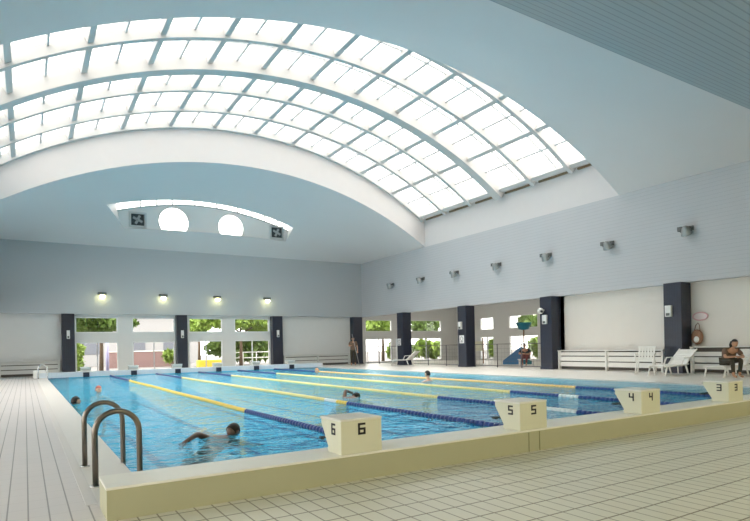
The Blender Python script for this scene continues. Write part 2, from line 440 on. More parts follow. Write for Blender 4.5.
for v in [q for q in ex['geom'] if isinstance(q, bmesh.types.BMVert)]: v.co.y += .12
struct(m.build('wall_dormer', TRIM))
for n_, (cx, cz, r) in enumerate(ROUND):
    e = struct(empty('window_%d' % (2+n_), (cx, YW, cz)))
    m = MB(); m.tube([(p[0], YW+.0, p[1]) for p in ringpts(cx, cz, r-.01)], .035, 8, closed=True); rel(m, 'window_frame', FRAME, e)
    m = MB(); m.box(cx-r, cx+r, YW+.05, YW+.06, cz+.16, cz+.18); m.box(cx-r, cx+r, YW+.05, YW+.06, cz-.28, cz-.26); rel(m, 'glazing_bar', mat('grey_glazing_bar', (.55,.56,.57)), e)
    m = MB(); P = ringpts(cx, cz, r-.02); m.bm.faces.new([m.bm.verts.new((p[0], YW+.08, p[1])) for p in P]); rel(m, 'pane', GLASS, e)
# glazed strip on top of dormer
e = struct(empty('window_4', (8.3, 29, 8.5)))
m = MB()
low = [Vector((wx0+(wx1-wx0)*i/(dn-1), YW+.05, wtop(i))) for i in range(dn)]; hi = [Vector((wx0+(wx1-wx0)*i/(dn-1), YW+.05, wroof(i))) for i in range(dn)]
for i in range(dn-1): m.quad(low[i], low[i+1], hi[i+1], hi[i])
rel(m, 'pane', GLASS, e)
m = MB()
m.tube([p+Vector((0,-.04,0)) for p in low], .045, 6); m.tube([p for p in hi], .03, 6)
for i in (0, 3, 5, 7, 10, 13, 16, 18, 20, 22, 24): m.bar(low[i]+Vector((0,-.04,0)), hi[i]+Vector((0,-.04,0)), .10, .06)
rel(m, 'window_frame', RIB, e)
# dormer vents
for n_, (cx, cz) in enumerate(((4.95, 7.78), (12.42, 7.80))):
    e = empty('wall_vent', (cx, YW, cz-.35))
    tag(e, ['square dark louvre vent at the left end of the white dormer wall', 'square dark louvre vent at the right end of the white dormer wall'][n_], 'vent', 'louvre vents in the dormer')
    m = MB()
    for a, b, c, d in ((-.42,.42,.30,.38), (-.42,.42,-.38,-.30), (-.42,-.34,-.3,.3), (.34,.42,-.3,.3)): m.box(a, b, -.10, -.01, c, d)
    o = m.build('vent_frame', mat('pale_vent_frame', (.6,.6,.6)), e); o.location = (0, 0, .35)
    m = MB(); m.box(-.30, .30, -.06, -.01, -.28, .28); o = m.build('fan_housing', DARK, e); o.location = (0, 0, .35)
    m = MB()
    for k in range(4):
        M = Matrix.Rotation(k*pi/2+.5, 4, 'Y'); m.box(.03, .24, -.075, -.063, -.05, .07, M)
    m.ball((0, -.07, 0), .045, 10, 6)
    o = m.build('fan_blade_set', mat('grey_fan', (.35,.36,.37), .4), e); o.location = (0, 0, .35)

# rectangular windows -------------------------------------------------
wn = 5
def window(ax, plane, a, b, z0, z1, mull, sillz=False):
    global wn
    e = struct(empty('window_%d' % wn, ((a+b)/2, plane, z0) if ax == 'Y' else (plane, (a+b)/2, z0))); wn += 1
    def bx(mb, u0, u1, p0, p1, c, d):
        if ax == 'Y': mb.box(u0, u1, plane+p0, plane+p1, c, d)
        else: mb.box(plane+p0, plane+p1, u0, u1, c, d)
    m = MB(); f = .05
    bx(m, a, b, -.01, .08, z1-f, z1); bx(m, a, b, -.01, .08, z0, z0+f); bx(m, a, a+f, -.01, .08, z0+f, z1-f); bx(m, b-f, b, -.01, .08, z0+f, z1-f)
    rel(m, 'window_frame', FRAME, e)
    if mull:
        m = MB(); c = (a+b)/2; bx(m, c-.025, c+.025, -.005, .07, z0+f, z1-f); rel(m, 'mullion', FRAME if a == 10.5 else mat('grey_window_mullion', (.42,.43,.45), .4), e)
    m = MB(); bx(m, a+f, b-f, .03, .04, z0+f, z1-f); rel(m, 'pane', GLASS, e)
for a, b in FW: window('Y', 32.42, a, b, 2.13, 2.95, False); window('Y', 32.42, a, b, .06, 1.66, True)
for a, b in AW: window('X', 27.52, a, b, 2.13, 3.0, False); window('X', 27.52, a, b, .06, 1.66, True)

for a, b in ADDED_WIN: window('X', -3.85, a, b, .2, 2.9, True)

# columns -------------------------------------------------------------
def column(x, y, label, sx=.58, sy=.58, fix=()):
    e = empty('column', (x, y, 0)); tag(e, label, 'column', 'navy tiled columns')
    m = MB(); m.box(-sx/2, sx/2, -sy/2, sy/2, 0, ZB+.005); o = m.build('shaft', NAVY, e, bevel=.01)
    m = MB(); m.box(-sx/2-.015, sx/2+.015, -sy/2-.015, sy/2+.015, 0, .09); m.build('plinth', mat('dark_plinth', (.02,.025,.05), .4), e)
    return e
FC = [(1.86, 'navy tiled column at the far wall left of all its windows'), (7.42, 'navy tiled column standing between the middle two far windows'),
      (13.06, 'navy tiled column at the far wall right of the green lit window')]
for x, lab in FC: column(x, 32.32, lab, .58 if x < 12 else .66)
RC = [(32.3, 'navy tiled column in the far right corner behind the standing attendant'), (27.27, 'navy tiled column beside the white lounger at the annex fence'),
      (21.75, 'navy tiled column between two fenced bays of the side annex'), (16.35, 'navy tiled column where the white right wall and rail rack begin'),
      (10.85, 'large navy tiled column nearest the camera, behind two loungers')]
for i, (y, lab) in enumerate(RC): column(18.68 if i == 0 else 19.1, y, lab, .72 if i == 0 else .6, .62)
def wallbox(name, loc, size, mt, label, cat, group=None, face=None, fm=None):
    e = empty(name, loc); tag(e, label, cat, group)
    sx, sy, sz = size
    m = MB(); m.box(-sx/2, sx/2, -sy/2, sy/2, -sz/2, sz/2); m.build('housing', mt, e, bevel=.01)
    m = MB()
    if sx < sy:
        m.box(-sx/2-.008, -sx/2+.004, -sy*.3, sy*.3, -sz*.42, -sz*.18)
    else:
        m.box(-sx*.3, sx*.3, -sy/2-.008, -sy/2+.004, -sz*.42, -sz*.18)
    m.build('grille', fm or DGREY, e)
    return e
BOXM = mat('pale_grey_box', (.72,.73,.72), .4)
for i, (x, z) in enumerate(((1.86, 2.04), (7.42, 2.03), (13.06, 2.03))):
    wallbox('wall_speaker', (x, 32.03-.05, z), (.14, .1, .42), BOXM, ['slim white box mounted on the leftmost far column', 'slim white box mounted on the middle far column', 'slim white box mounted on the far column right of the windows'][i], 'speaker', 'slim white boxes on the columns')
for i, (y, z) in enumerate(((21.8, 2.10), (16.35, 2.12), (10.95, 2.13))):
    wallbox('wall_speaker', (18.8-.06, y, z), (.1, .22, .38), BOXM, ['slim white box on the annex column beside the square notice', 'slim white box below the round camera on the column', 'slim white box on the large column nearest the camera'][i], 'speaker', 'slim white boxes on the columns')
def camera_dome(y, z, label):
    e = empty('security_camera', (18.8, y, z)); tag(e, label, 'camera')
    m = MB(); m.box(-.16, 0, -.04, .04, -.03, .03); m.build('bracket', BOXM, e)
    m = MB(); m.ball((-.2, 0, -.03), .13); m.build('dome', BOXM, e)
    m = MB(); m.tube([(-.26, -.1, -.05), (-.30, -.17, -.07)], .05, 12); m.build('lens', DARK, e)
camera_dome(16.45, 2.52, 'round pale camera high on the column left of the white wall')
for i, (y, z, lab) in enumerate(((27.35, 1.36, 'white notice card on the column beside the annex lounger'), (21.75, 1.40, 'white notice card with dark symbol on the middle annex column'))):
    e = empty('notice_card', (18.79, y, z)); tag(e, lab, 'sign', 'notice cards on columns')
    m = MB(); m.box(-.01, 0, -.17, .17, -.2, .2); m.build('card', mat('white_card', (.8,.8,.8), .6), e)
    m = MB(); m.tube([(-.012, .1*cos(t*pi/8), .03+.1*sin(t*pi/8)) for t in range(16)], .012, 6, closed=True); m.box(-.016, -.009, -.09, .09, -.15, -.11); m.build('symbol', DGREY, e)
# emergency-stop style pink oval and reddish bag on wall right of nearest column
e = empty('oval_sign', (19.42, 10.25, 1.92)); tag(e, 'pink rimmed oval sign on wall right of the nearest column', 'sign')
m = MB(); m.tube([(0, .24*cos(t*pi/12), .13*sin(t*pi/12)) for t in range(24)], .022, 6, closed=True); m.build('rim', mat('pink_rim', (.75,.45,.5), .5), e)
m = MB(); m.prism([(.23*cos(t*pi/12), .12*sin(t*pi/12)) for t in range(24)], 'X', -.005, .02); m.build('face', mat('pale_pink_face', (.78,.68,.68), .5), e)
e = empty('hanging_bag', (19.3, 10.3, 1.0)); tag(e, 'brown bag with white patch hanging on wall right of nearest column', 'bag')
m = MB(); m.ball((0, 0, .22), (.1, .2, .26)); m.build('bag_body', mat('brown_bag_cloth', (.30,.16,.10), .8, bump=.4), e)
m = MB(); m.ball((-.09, -.02, .14), (.03, .09, .11), 12, 8); m.build('white_patch', PLAST, e)
m = MB(); m.tube([(0, -.1, .4), (.04, -.06, .62), (.06, 0, .7), (.04, .06, .62), (0, .1, .4)], .014, 6); m.build('strap', mat('brown_strap', (.2,.1,.07), .8), e)

# lamps on right band -----------------------------------------------
def spotlight():
    e = empty('spotlight', (0,0,0)); e['category'] = 'spotlight'; e['group'] = 'angled lamp row along the right band'
    m = MB(); m.box(-.05, 0, -.1, .1, -.02, .14); m.tube([(-.03, 0, .06), (-.22, 0, .08)], .025, 8)
    m.bar((-.22, -.17, .06), (-.22, .17, .06), .03, .03); m.bar((-.22, -.17, .06), (-.3, -.17, -.08), .03); m.bar((-.22, .17, .06), (-.3, .17, -.08), .03)
    m.build('bracket', DGREY, e)
    m = MB(); M = Matrix.Translation((-.30, 0, -.04)) @ Matrix.Rotation(radians(-35), 4, 'Y')
    m.tube([M @ Vector((0, 0, z)) for z in (.16, .12, .02, -.10, -.12)], [.05, .10, .14, .19, .195], 18); hs = m.build('housing', mat('grey_lamp_housing', (.30,.32,.32), .35, .6), e)
    m = MB(); m.tube([M @ Vector((0, 0, z)) for z in (-.121, -.135)], [.17, .165], 18); m.build('lens', mat('lamp_glass', (.42,.44,.42), .12), hs)
    m = MB(); m.box(-.30, -.10, .16, .30, -.02, .12); m.build('ballast_box', DGREY, e)
    return e
ys = [28.27, 25.24, 22.31, 19.27, 16.29, 13.31, 10.32]
nth = ['farthest grey spotlight on the right band, next to the hall corner', 'second grey spotlight from the hall corner on the right band', 'third grey spotlight from the hall corner on the right band', 'middle grey spotlight in the row of seven on the right band', 'third grey spotlight from the near end of the right band', 'second grey spotlight from the near end of the right band', 'nearest and largest looking grey spotlight on the right band']
for o, y, lab in zip(copies(spotlight(), 7), ys, nth): put(o, (XR, y, 4.82)); o['label'] = lab
# far bulkhead lamps
GLOW = mat('lit_lamp_globe', (.9,.9,.6), .4, emit=(1., .95, .45), es=7)
def bulkhead():
    e = empty('wall_lamp', (0,0,0)); e['category'] = 'lamp'; e['group'] = 'lit lamps on the far band'
    m = MB(); m.box(-.2, .2, -.22, 0, .10, .2); m.box(-.06, .06, -.1, 0, -.05, .1); m.build('bracket', DGREY, e)
    m = MB(); m.tube([(0, -.2, .12), (0, -.2, .06)], [.14, .17], 18); m.build('shade', mat('grey_lamp_housing', (.30,.32,.32), .35, .6), e)
    m = MB(); m.ball((0, -.2, -.01), (.14, .14, .11)); m.build('globe', GLOW, e)
    return e
for i, (o, x) in enumerate(zip(copies(bulkhead(), 4), (3.43, 6.44, 9.39, 12.4))):
    put(o, (x, YF, 4.0)); o['label'] = ['leftmost lit lamp on the far band', 'second lit lamp from the left on the far band', 'third lit lamp from the left on the far band', 'rightmost lit lamp on the far band'][i]

# starting blocks -----------------------------------------------------
SEG = {'a': (0,1,1,1), 'b': (1,.5,1,1), 'c': (1,0,1,.5), 'd': (0,0,1,0), 'e': (0,0,0,.5), 'f': (0,.5,0,1), 'g': (0,.5,1,.5)}
DIG = {'6': 'acdefg', '5': 'acdfg', '3': 'abcdg', '4': 'bcfg', '2': 'abdeg', '1': 'bc'}
def digit(ch, w, h, t, M):
    m = MB()
    for s in DIG[ch]:
        x0, y0, x1, y1 = SEG[s]
        a = (min(x0, x1)*w - t/2 - w/2, max(x0, x1)*w + t/2 - w/2); b = (min(y0, y1)*h - t/2 - h/2, max(y0, y1)*h + t/2 - h/2)
        m.box(a[0], a[1], b[0], b[1], -.002, .003, M)
    return m
BLK = mat('cream_block_tile', (.68, .67, .52), .4, var=.04)
BTOP = mat('white_block_top', (.78, .76, .70), .4, bump=.4, bscale=90)
def near_block(ch, x, lab):
    e = empty('starting_block', (x, 4.08, .225)); tag(e, lab, 'starting block', 'numbered starting blocks on the near kerb')
    h = .296
    m = MB(); m.prism([(0, 0), (.24, 0), (.24, .05), (.36, h-.06), (.36, h-.02), (0, h-.02)], 'X', -.2, .2); bd = m.build('body', BLK, e, bevel=.006)
    m = MB(); m.box(-.203, .203, -.003, .375, h-.02, h); m.build('top_plate', BTOP, e, bevel=.005)
    m = MB(); m.tube([(-.2, .33, .10), (-.2, .40, .10), (.2, .40, .10), (.2, .33, .10)], .012, 8); m.bar((-.15, .26, .10), (-.15, .4, .10), .015); m.bar((.15, .26, .10), (.15, .4, .10), .015); m.build('grip_bar', DARK, e)
    Mf = Matrix.Translation((.0, -.001, .205)) @ Matrix.Rotation(pi/2, 4, 'X')
    digit(ch, .054, .080, .018, Mf).build('number', BLACK, bd)
    Ms = Matrix.Translation((-.201, .13, .205)) @ Matrix.Rotation(-pi/2, 4, 'Z') @ Matrix.Rotation(pi/2, 4, 'X')
    digit(ch, .050, .080, .017, Ms).build('number', BLACK, bd)
    return e
X6, LW = 2.4, 2.08
for i, ch in enumerate('6543'):
    near_block(ch, X6 + LW*i, {'6': 'cream starting block numbered 6 on the near kerb', '5': 'cream starting block numbered 5 on the near kerb', '4': 'cream starting block numbered 4 on the near kerb', '3': 'cream starting block numbered 3 in front of the seated person'}[ch])
def far_block():
    e = empty('starting_block', (0,0,0)); e['category'] = 'starting block'; e['group'] = 'starting blocks on the far kerb'
    m = MB(); m.prism([(.4, 0), (.1, 0), (.1, .05), (0, .13), (0, .19), (.4, .19)], 'X', -.22, .22); m.build('body', BTOP, e, bevel=.006)
    m = MB(); m.box(-.24, .24, -.02, .42, .19, .21); m.build('top_plate', WHITE, e, bevel=.005)
    m = MB(); m.box(-.13, .13, -.08, -.002, -.25, -.03); m.build('dark_pad', mat('navy_pad', (.015, .02, .04), .5), e)
    return e
labs = ['far starting block nearest the left pool edge', 'second far starting block from the left, below the pink lit window', 'third far starting block from the left, by the middle far column', 'fourth far starting block from the left, right of the middle column', 'fifth far starting block from the left, below the green lit window', 'rightmost far starting block, in front of the white rail rack']
for i, o in enumerate(copies(far_block(), 6)): put(o, (X6+LW*i+.02, 29.5, .225)); o['label'] = labs[i]

# lane ropes ----------------------------------------------------------
def rope(x, segs, lab):
    e = empty('lane_rope', (x, 4.5, -.03)); tag(e, lab, 'lane rope', 'floating lane ropes')
    for y0, y1, mt, nm in segs:
        m = MB(); n = max(2, int(round((y1-y0)/.1))); pts, rs = [], []
        d = (y1-y0)/n
        for k in range(n):
            for t, r in ((.04, .022), (.12, .043), (.55, .048), (.88, .043), (.96, .022)): pts.append((.012*sin((y0+k*d)*1.1), y0+(k+t)*d-4.5, .012)); rs.append(r)
        m.tube(pts, rs, 10); m.build(nm, mt, e)
    m = MB(); m.tube([(0, 0, .012), (0, 25., .012)], .008, 6); m.build('cable', DGREY, e)
R = [X6 + LW*(i+.5) for i in range(5)]
rope(R[0], [(4.55, 10.0, NBLUE, 'blue_floats'), (10.0, 23.6, YEL, 'yellow_floats'), (23.6, 29.45, NBLUE, 'blue_floats')], 'leftmost lane rope, yellow with blue ends, ending at block 6')
rope(R[1], [(4.55, 9.9, NBLUE, 'blue_floats'), (9.9, 10.35, YEL, 'yellow_floats'), (10.35, 10.9, WFLO, 'white_floats'), (10.9, 24, LEMON, 'yellow_floats'), (24, 29.45, NBLUE, 'blue_floats')], 'second lane rope from the left, ending at block 5')
rope(R[2], [(4.55, 6.0, NBLUE, 'blue_floats'), (6.0, 6.7, WFLO, 'white_floats'), (6.7, 9.6, NBLUE, 'blue_floats'), (9.6, 24, LEMON, 'yellow_floats'), (24, 29.45, NBLUE, 'blue_floats')], 'middle lane rope with a white stretch beside block 5')
rope(R[3], [(4.55, 7.6, NBLUE, 'blue_floats'), (7.6, 8.1, WFLO, 'white_floats'), (8.1, 9.5, NBLUE, 'blue_floats'), (9.5, 24, LEMON, 'yellow_floats'), (24, 29.45, NBLUE, 'blue_floats')], 'fourth lane rope from the left, pale yellow, passing behind block 4')
rope(R[4], [(4.55, 9.3, NBLUE, 'blue_floats'), (9.3, 24, ORANGE, 'orange_floats'), (24, 29.45, NBLUE, 'blue_floats')], 'rightmost lane rope, orange yellow, running behind block 3')

# ladders -------------------------------------------------------------
def ladder(x, y, sep, mt, lab, r=.021):
    e = empty('pool_ladder', (x, y, 0)); tag(e, lab, 'ladder')
    w, h = .345, .62
    for q in (0, sep):
        pts = [(0, q, 0), (0, q, h-w/2)]
        for k in range(1, 12): a = pi - pi*k/12; pts.append((w/2+w/2*cos(a), q, h-w/2+w/2*sin(a)))
        pts += [(w, q, h-w/2), (w, q, 0), (w, q, -1.0)]
        m = MB(); m.tube(pts, r, 14); rl = m.build('rail', mt, e)
        m = MB(); m.tube([(0, q, .001), (0, q, .012)], r*1.9, 14); m.build('foot_plate', LSTEEL, rl)
    for z in (-.3, -.6, -.9):
        m = MB(); m.box(w-.03, w+.05, 0, sep, z-.015, z+.015); m.build('tread', LSTEEL, e)
ladder(.48, 5.2, .98, STEEL, 'brown steel pool ladder with two hooped rails at the near left corner', .024)
ladder(.48, 28.6, .5, LSTEEL, 'thin pale pool ladder hoop at the far left corner')
# white end block of left coping
m = MB(); m.box(.30, .78, 29.6, 30.05, 0, .34); o = m.build('corner_plinth', PLAST, bevel=.02); tag(o, 'small white block at the far left corner of the pool', 'plinth')

# slatted rail racks along walls ------------------------------------
RACKW = mat('white_rack_board', (.76, .745, .71), .45); RACKD = mat('rack_gap_shade', (.10, .09, .08), .7)
def rack(loc, rz, L_, lab, h=.80, mt=RACKW):
    e = empty('rail_rack', loc, rz); tag(e, lab, 'rack', 'slatted rail racks along the walls')
    m = MB(); m.box(0, L_, -.13, .10, h-.035, h); m.build('top_shelf', mt, e, bevel=.008)
    for z0, z1 in ((.14, .32), (.36, .54), (.58, .72)):
        m = MB(); m.box(0, L_, -.05, -.02, z0, z1); m.build('board', mt, e)
    m = MB(); m.box(0.02, L_-.02, .04, .06, .03, h-.04); m.build('gap_shade_sheet', RACKD, e)  # dark sheet standing in for the shade between the boards
    n = max(2, int(round(L_/2.3))+1)
    for k in range(n):
        x = .04+(L_-.08)*k/(n-1); m = MB(); m.box(x-.035, x+.035, -.10, .08, 0, h-.035); m.build('post', mt, e, bevel=.004)
rack((19.2, 16.0, 0), -pi/2, 4.6, 'white slatted rack on the right wall left of the nearest column', .80)
rack((19.2, 10.45, 0), -pi/2, 7.5, 'white slatted rack on the right wall behind the seated person', .90)
rack((-3.5, 32.1, 0), 0, 4.95, 'grey white slatted rack at the left end of the far wall', .74, mat('grey_rack_board', (.60,.60,.58), .45))
rack((13.45, 32.1, 0), 0, 4.6, 'grey white slatted rack at the right end of the far wall', .66, mat('grey_rack_board', (.60,.60,.58), .45))

# fence of annex ------------------------------------------------------
FEN = mat('dark_fence_metal', (.16, .15, .16), .5, .4)
def fence(y0, y1, lab):
    e = empty('fence', (19.35, y0, 0)); tag(e, lab, 'fence', 'annex fence panels'); L_ = y1-y0
    for z in (1.12, .08):
        m = MB(); m.tube([(0, 0, z), (0, L_, z)], .016, 8); m.build('rail', FEN, e)
    n = 4
    for k in range(n):
        m = MB(); y = L_*k/(n-1); m.tube([(0, y, 0), (0, y, 1.13)], .024, 8); m.build('post', FEN, e)
    m = MB()
    k = 0
    while k*.22 < L_: m.tube([(0, k*.22, .08), (0, k*.22, 1.12)], .0035, 4); k += 1
    for z in (.3, .5, .7, .9): m.tube([(0, 0, z), (0, L_, z)], .0035, 4)
    m.build('wire_mesh', FEN, e)
fence(27.6, 31.9, 'dark wire fence bay next to the hall corner column'); fence(22.1, 26.9, 'dark wire fence bay between the lounger and the middle annex column')
fence(16.7, 21.4, 'dark wire fence bay in front of the blue slide')

# chairs --------------------------------------------------------------
def lounger(lab, grp, loc, rz):
    e = empty('sun_lounger', loc, rz); tag(e, lab, 'sun lounger', grp)
    # along +x: foot at x=0, back rises at x>1.0
    for s in (-.3, .3):
        m = MB(); m.tube([(0, s, .30), (.95, s, .33), (1.15, s, .36)], .025, 10); m.build('side_rail', PLAST, e)
        m = MB(); m.tube([(1.05, s, .34), (1.20, s*1.04, .57), (.92, s*1.04, .56), (.80, s*1.04, .34)], .022, 10); m.build('armrest', PLAST, e)
    for x, d in ((.12, -.1), (1.02, .12)):
        for s in (-.3, .3):
            m = MB(); m.tube([(x, s, .31), (x+d, s, 0)], [.028, .022], 10); m.build('leg', PLAST, e)
    m = MB()
    for k in range(9): m.box(.02+k*.108, .11+k*.108, -.29, .29, .32, .345)
    m.box(.0, 1.0, -.03, .03, .315, .325)
    m.build('seat', PLAST, e)
    M = Matrix.Translation((1.0, 0, .34)) @ Matrix.Rotation(radians(-40), 4, 'Y')
    m = MB()
    for k in range(7): m.box(.01+k*.105, .10+k*.105, -.29, .29, -.01, .015, M)
    for s in (-.3, .3): m.bar(M @ Vector((0, s, 0)), M @ Vector((.76, s, 0)), .035, .04)
    m.build('backrest', PLAST, e)
    for s in (-.28, .28):
        m = MB(); m.tube([M @ Vector((.5, s, -.02)), (1.45, s, .02)], .018, 8); m.build('strut', PLAST, e)
    return e
G = 'white sun loungers on the deck'
lounger('white plastic sun lounger with raised back before the nearest column', G, (16.95, 10.35, 0), radians(-6))
lounger('white sun lounger the person in dark clothes sits on', G, (17.25, 8.75, 0), radians(-8))
lounger('white sun lounger at the foot of the column by the annex fence', G, (18.1, 27.0, 0), radians(-62))
def armchair(loc, rz, lab):
    e = empty('garden_chair', loc, rz); tag(e, lab, 'chair')
    m = MB(); m.box(-.24, .24, -.22, .22, .38, .41); m.build('seat', PLAST, e, bevel=.012)
    for x in (-.24, .24):
        for y in (-.2, .22):
            m = MB(); m.tube([(x*.92, y*.9, .4), (x*1.1, y*1.15, 0)], [.026, .02], 8); m.build('leg', PLAST, e)
        m = MB(); m.tube([(x, -.2, .38), (x*1.08, -.22, .60), (x*1.08, .1, .62), (x, .22, .58)], .022, 8); m.build('armrest', PLAST, e)
    m = MB()
    for k in range(6): x = -.2+k*.08; m.bar((x, .21, .44), (x, .33, .80), .055, .018)
    m.bar((-.24, .335, .81), (.24, .335, .81), .03, .07); m.bar((-.24, .21, .44), (.24, .21, .44), .03, .05)
    m.build('backrest', PLAST, e)
armchair((17.75, 11.2, 0), radians(-65), 'white plastic armchair left of the nearest column')
bpy.data.objects['garden_chair'].scale = (1.12, 1.12, 1.12)

# people --------------------------------------------------------------
def skin_mesh(pts, edges, root, sub=2):
    bm = bmesh.new(); idx = {}
    for k, (p, r) in pts.items(): idx[k] = bm.verts.new(p)
    for a, b in edges: bm.edges.new((idx[a], idx[b]))
    bm.verts.index_update(); order = {k: v.index for k, v in idx.items()}
    me = bpy.data.meshes.new('t'); bm.to_mesh(me); bm.free()
    o = bpy.data.objects.new('t', me); col.objects.link(o)
    md = o.modifiers.new('s', 'SKIN'); md.use_smooth_shade = True
    sv = me.skin_vertices[0].data if me.skin_vertices else None
    if sv is None:
        bpy.context.view_layer.objects.active = o; sv = me.skin_vertices[0].data
    for k, (p, r) in pts.items():
        rr = r if isinstance(r, tuple) else (r, r)
        sv[order[k]].radius = rr; sv[order[k]].use_root = (k == root)
    ss = o.modifiers.new('u', 'SUBSURF'); ss.levels = sub; ss.render_levels = sub
    dg = bpy.context.evaluated_depsgraph_get(); dg.update()
    ev = bpy.data.meshes.new_from_object(o.evaluated_get(dg))
    bpy.data.objects.remove(o); return ev
def remesh(me, vox):
    o = bpy.data.objects.new('t', me); col.objects.link(o)
    r = o.modifiers.new('r', 'REMESH'); r.mode = 'VOXEL'; r.voxel_size = vox; r.use_smooth_shade = True
    s = o.modifiers.new('s', 'SMOOTH'); s.iterations = 3; s.factor = .5
    dg = bpy.context.evaluated_depsgraph_get(); dg.update()
    ev = bpy.data.meshes.new_from_object(o.evaluated_get(dg)); bpy.data.objects.remove(o); return ev
EDG = [('pel','bel'),('bel','che'),('che','nek'),('nek','hed')]
for s in 'LR':
    EDG += [('che','sh'+s),('sh'+s,'el'+s),('el'+s,'wr'+s),('wr'+s,'pa'+s),('pel','hi'+s),('hi'+s,'kn'+s),('kn'+s,'an'+s),('an'+s,'to'+s)]
RAD = dict(pel=(.135,.10), bel=(.12,.09), che=(.145,.10), nek=.055, hed=.05, sh=.062, el=.042, wr=.028, pa=(.04,.018), hi=.088, kn=.058, an=.037, to=.034)
STAND = dict(pel=(0,0,.96), bel=(0,.01,1.12), che=(0,0,1.32), nek=(0,-.005,1.47), hed=(0,.01,1.54),
    shL=(-.18,0,1.40), shR=(.18,0,1.40), elL=(-.25,-.02,1.13), elR=(.25,-.02,1.13), wrL=(-.26,.08,.90), wrR=(.26,.08,.90), paL=(-.26,.11,.83), paR=(.26,.11,.83),
    hiL=(-.09,0,.90), hiR=(.09,0,.90), knL=(-.11,.02,.50), knR=(.11,.02,.50), anL=(-.12,-.02,.08), anR=(.12,-.02,.08), toL=(-.13,.14,.035), toR=(.13,.14,.035))
def person(loc, rz, J, lab, grp=None, skinm=SKIN, hc=None, look=(0,1,0), shirt=None, pants=None, hair=HAIR, cap=None, pitch=None, longhair=False, legs=True):
    e = empty('person', loc, rz); tag(e, lab, 'person', grp)
    J = {**STAND, **J}
    edges = list(EDG); pts = {}
    for k, p in J.items():
        pts[k] = (p, RAD[k if k in RAD else k[:-1]])
    # fingers: four and a thumb from each palm
    for s in 'LR':
        w, p = Vector(J['wr'+s]), Vector(J['pa'+s]); d = (p-w).normalized()
        side = d.cross(Vector((0,0,1)) if abs(d.z) < .8 else Vector((0,1,0))).normalized(); up = side.cross(d)
        for k in range(4):
            o_ = (k-1.5)*.021; ln = (.062, .074, .069, .052)[k]
            a = p+side*o_+d*.02; b = a+d*ln*.55-up*.006; c = b+d*ln*.45-up*.022
            pts['f%s%da' % (s, k)] = (a, .010); pts['f%s%db' % (s, k)] = (b, .0095); pts['f%s%dc' % (s, k)] = (c, .008)
            edges += [('pa'+s, 'f%s%da' % (s, k)), ('f%s%da' % (s, k), 'f%s%db' % (s, k)), ('f%s%db' % (s, k), 'f%s%dc' % (s, k))]
        a = w+(p-w)*.55+side*.03; b = a+side*.025+d*.03; c = b+d*.03
        pts['t%sa' % s] = (a, .012); pts['t%sb' % s] = (b, .011); pts['t%sc' % s] = (c, .009)
        edges += [('wr'+s, 't%sa' % s), ('t%sa' % s, 't%sb' % s), ('t%sb' % s, 't%sc' % s)]
    me = skin_mesh(pts, edges, 'pel')
    bm = bmesh.new(); bm.from_mesh(me); mb = MB(); mb.bm.free(); mb.bm = bm
    h = Vector(hc) if hc else Vector(J['hed'])+Vector((0,.015,.085))
    f = Vector(look).normalized(); u = Vector((0,0,1)) if abs(f.z) < .95 else Vector((0,-1,0)); r_ = f.cross(u).normalized(); u = r_.cross(f)
    Rm = Matrix((r_, f, u)).transposed()
    P = lambda x, y, z: h + Rm @ Vector((x, y, z))
    mb.ball(h, (.075, .094, .108), 20, 14, Rm)
    mb.ball(P(0, .035, -.065), (.048, .055, .045), 14, 10, Rm)          # jaw
    mb.ball(P(0, .098, -.012), (.013, .020, .026), 10, 8, Rm)           # nose
    mb.ball(P(0, .082, -.052), (.026, .014, .010), 10, 6, Rm)           # lips
    for sx in (-1, 1):
        mb.ball(P(sx*.077, -.004, -.008), (.012, .022, .032), 10, 8, Rm)  # ears
    me2 = bpy.data.meshes.new('t2'); bm.to_mesh(me2); bm.free()
    me3 = remesh(me2, .0085); me3.name = 'body'; me3.materials.clear(); me3.materials.append(skinm)
    for p_ in me3.polygons: p_.use_smooth = True
    o = bpy.data.objects.new('body', me3); col.objects.link(o); o.parent = e
    m = MB()
    for sx in (-1, 1): m.ball(P(sx*.030, .083, .010), .0115, 10, 6)
    m.build('eyes', DARK, o)
    hm = MB(); g = bmesh.ops.create_uvsphere(hm.bm, u_segments=24, v_segments=16, radius=1)
    kill = [v for v in hm.bm.verts if (v.co.y > .25 and v.co.z < .38) or v.co.z < -.45]
    bmesh.ops.delete(hm.bm, geom=kill, context='VERTS')
    for v in hm.bm.verts:
        v.co = h + Rm @ Vector((v.co.x*.084, v.co.y*.102-.003, v.co.z*.117+.002))
    for fc in hm.bm.faces: fc.smooth = True
    ho = hm.build('swim_cap' if cap else 'hair', cap or hair, o, recalc=False)
    sd = ho.modifiers.new('s', 'SOLIDIFY'); sd.thickness = .012
    if longhair:
        m = MB(); m.tube([P(0, -.07, .03), P(0, -.10, -.06), P(0, -.09, -.14), P(0, -.08, -.20)], [.06, .07, .055, .02], 12); m.build('ponytail', hair, ho)
    def cloth(keys, ed, nm, mt, k=1.12, add=.012, over={}):
        q = {}
        for kk in keys:
            p, r = pts[kk]; p = over.get(kk, p); r = r if isinstance(r, tuple) else (r, r); q[kk] = (p, (r[0]*k+add, r[1]*k+add))
        c = skin_mesh(q, [x for x in ed if x[0] in q and x[1] in q], keys[0]); c.name = nm; c.materials.clear(); c.materials.append(mt)
        oo = bpy.data.objects.new(nm, c); col.objects.link(oo); oo.parent = e
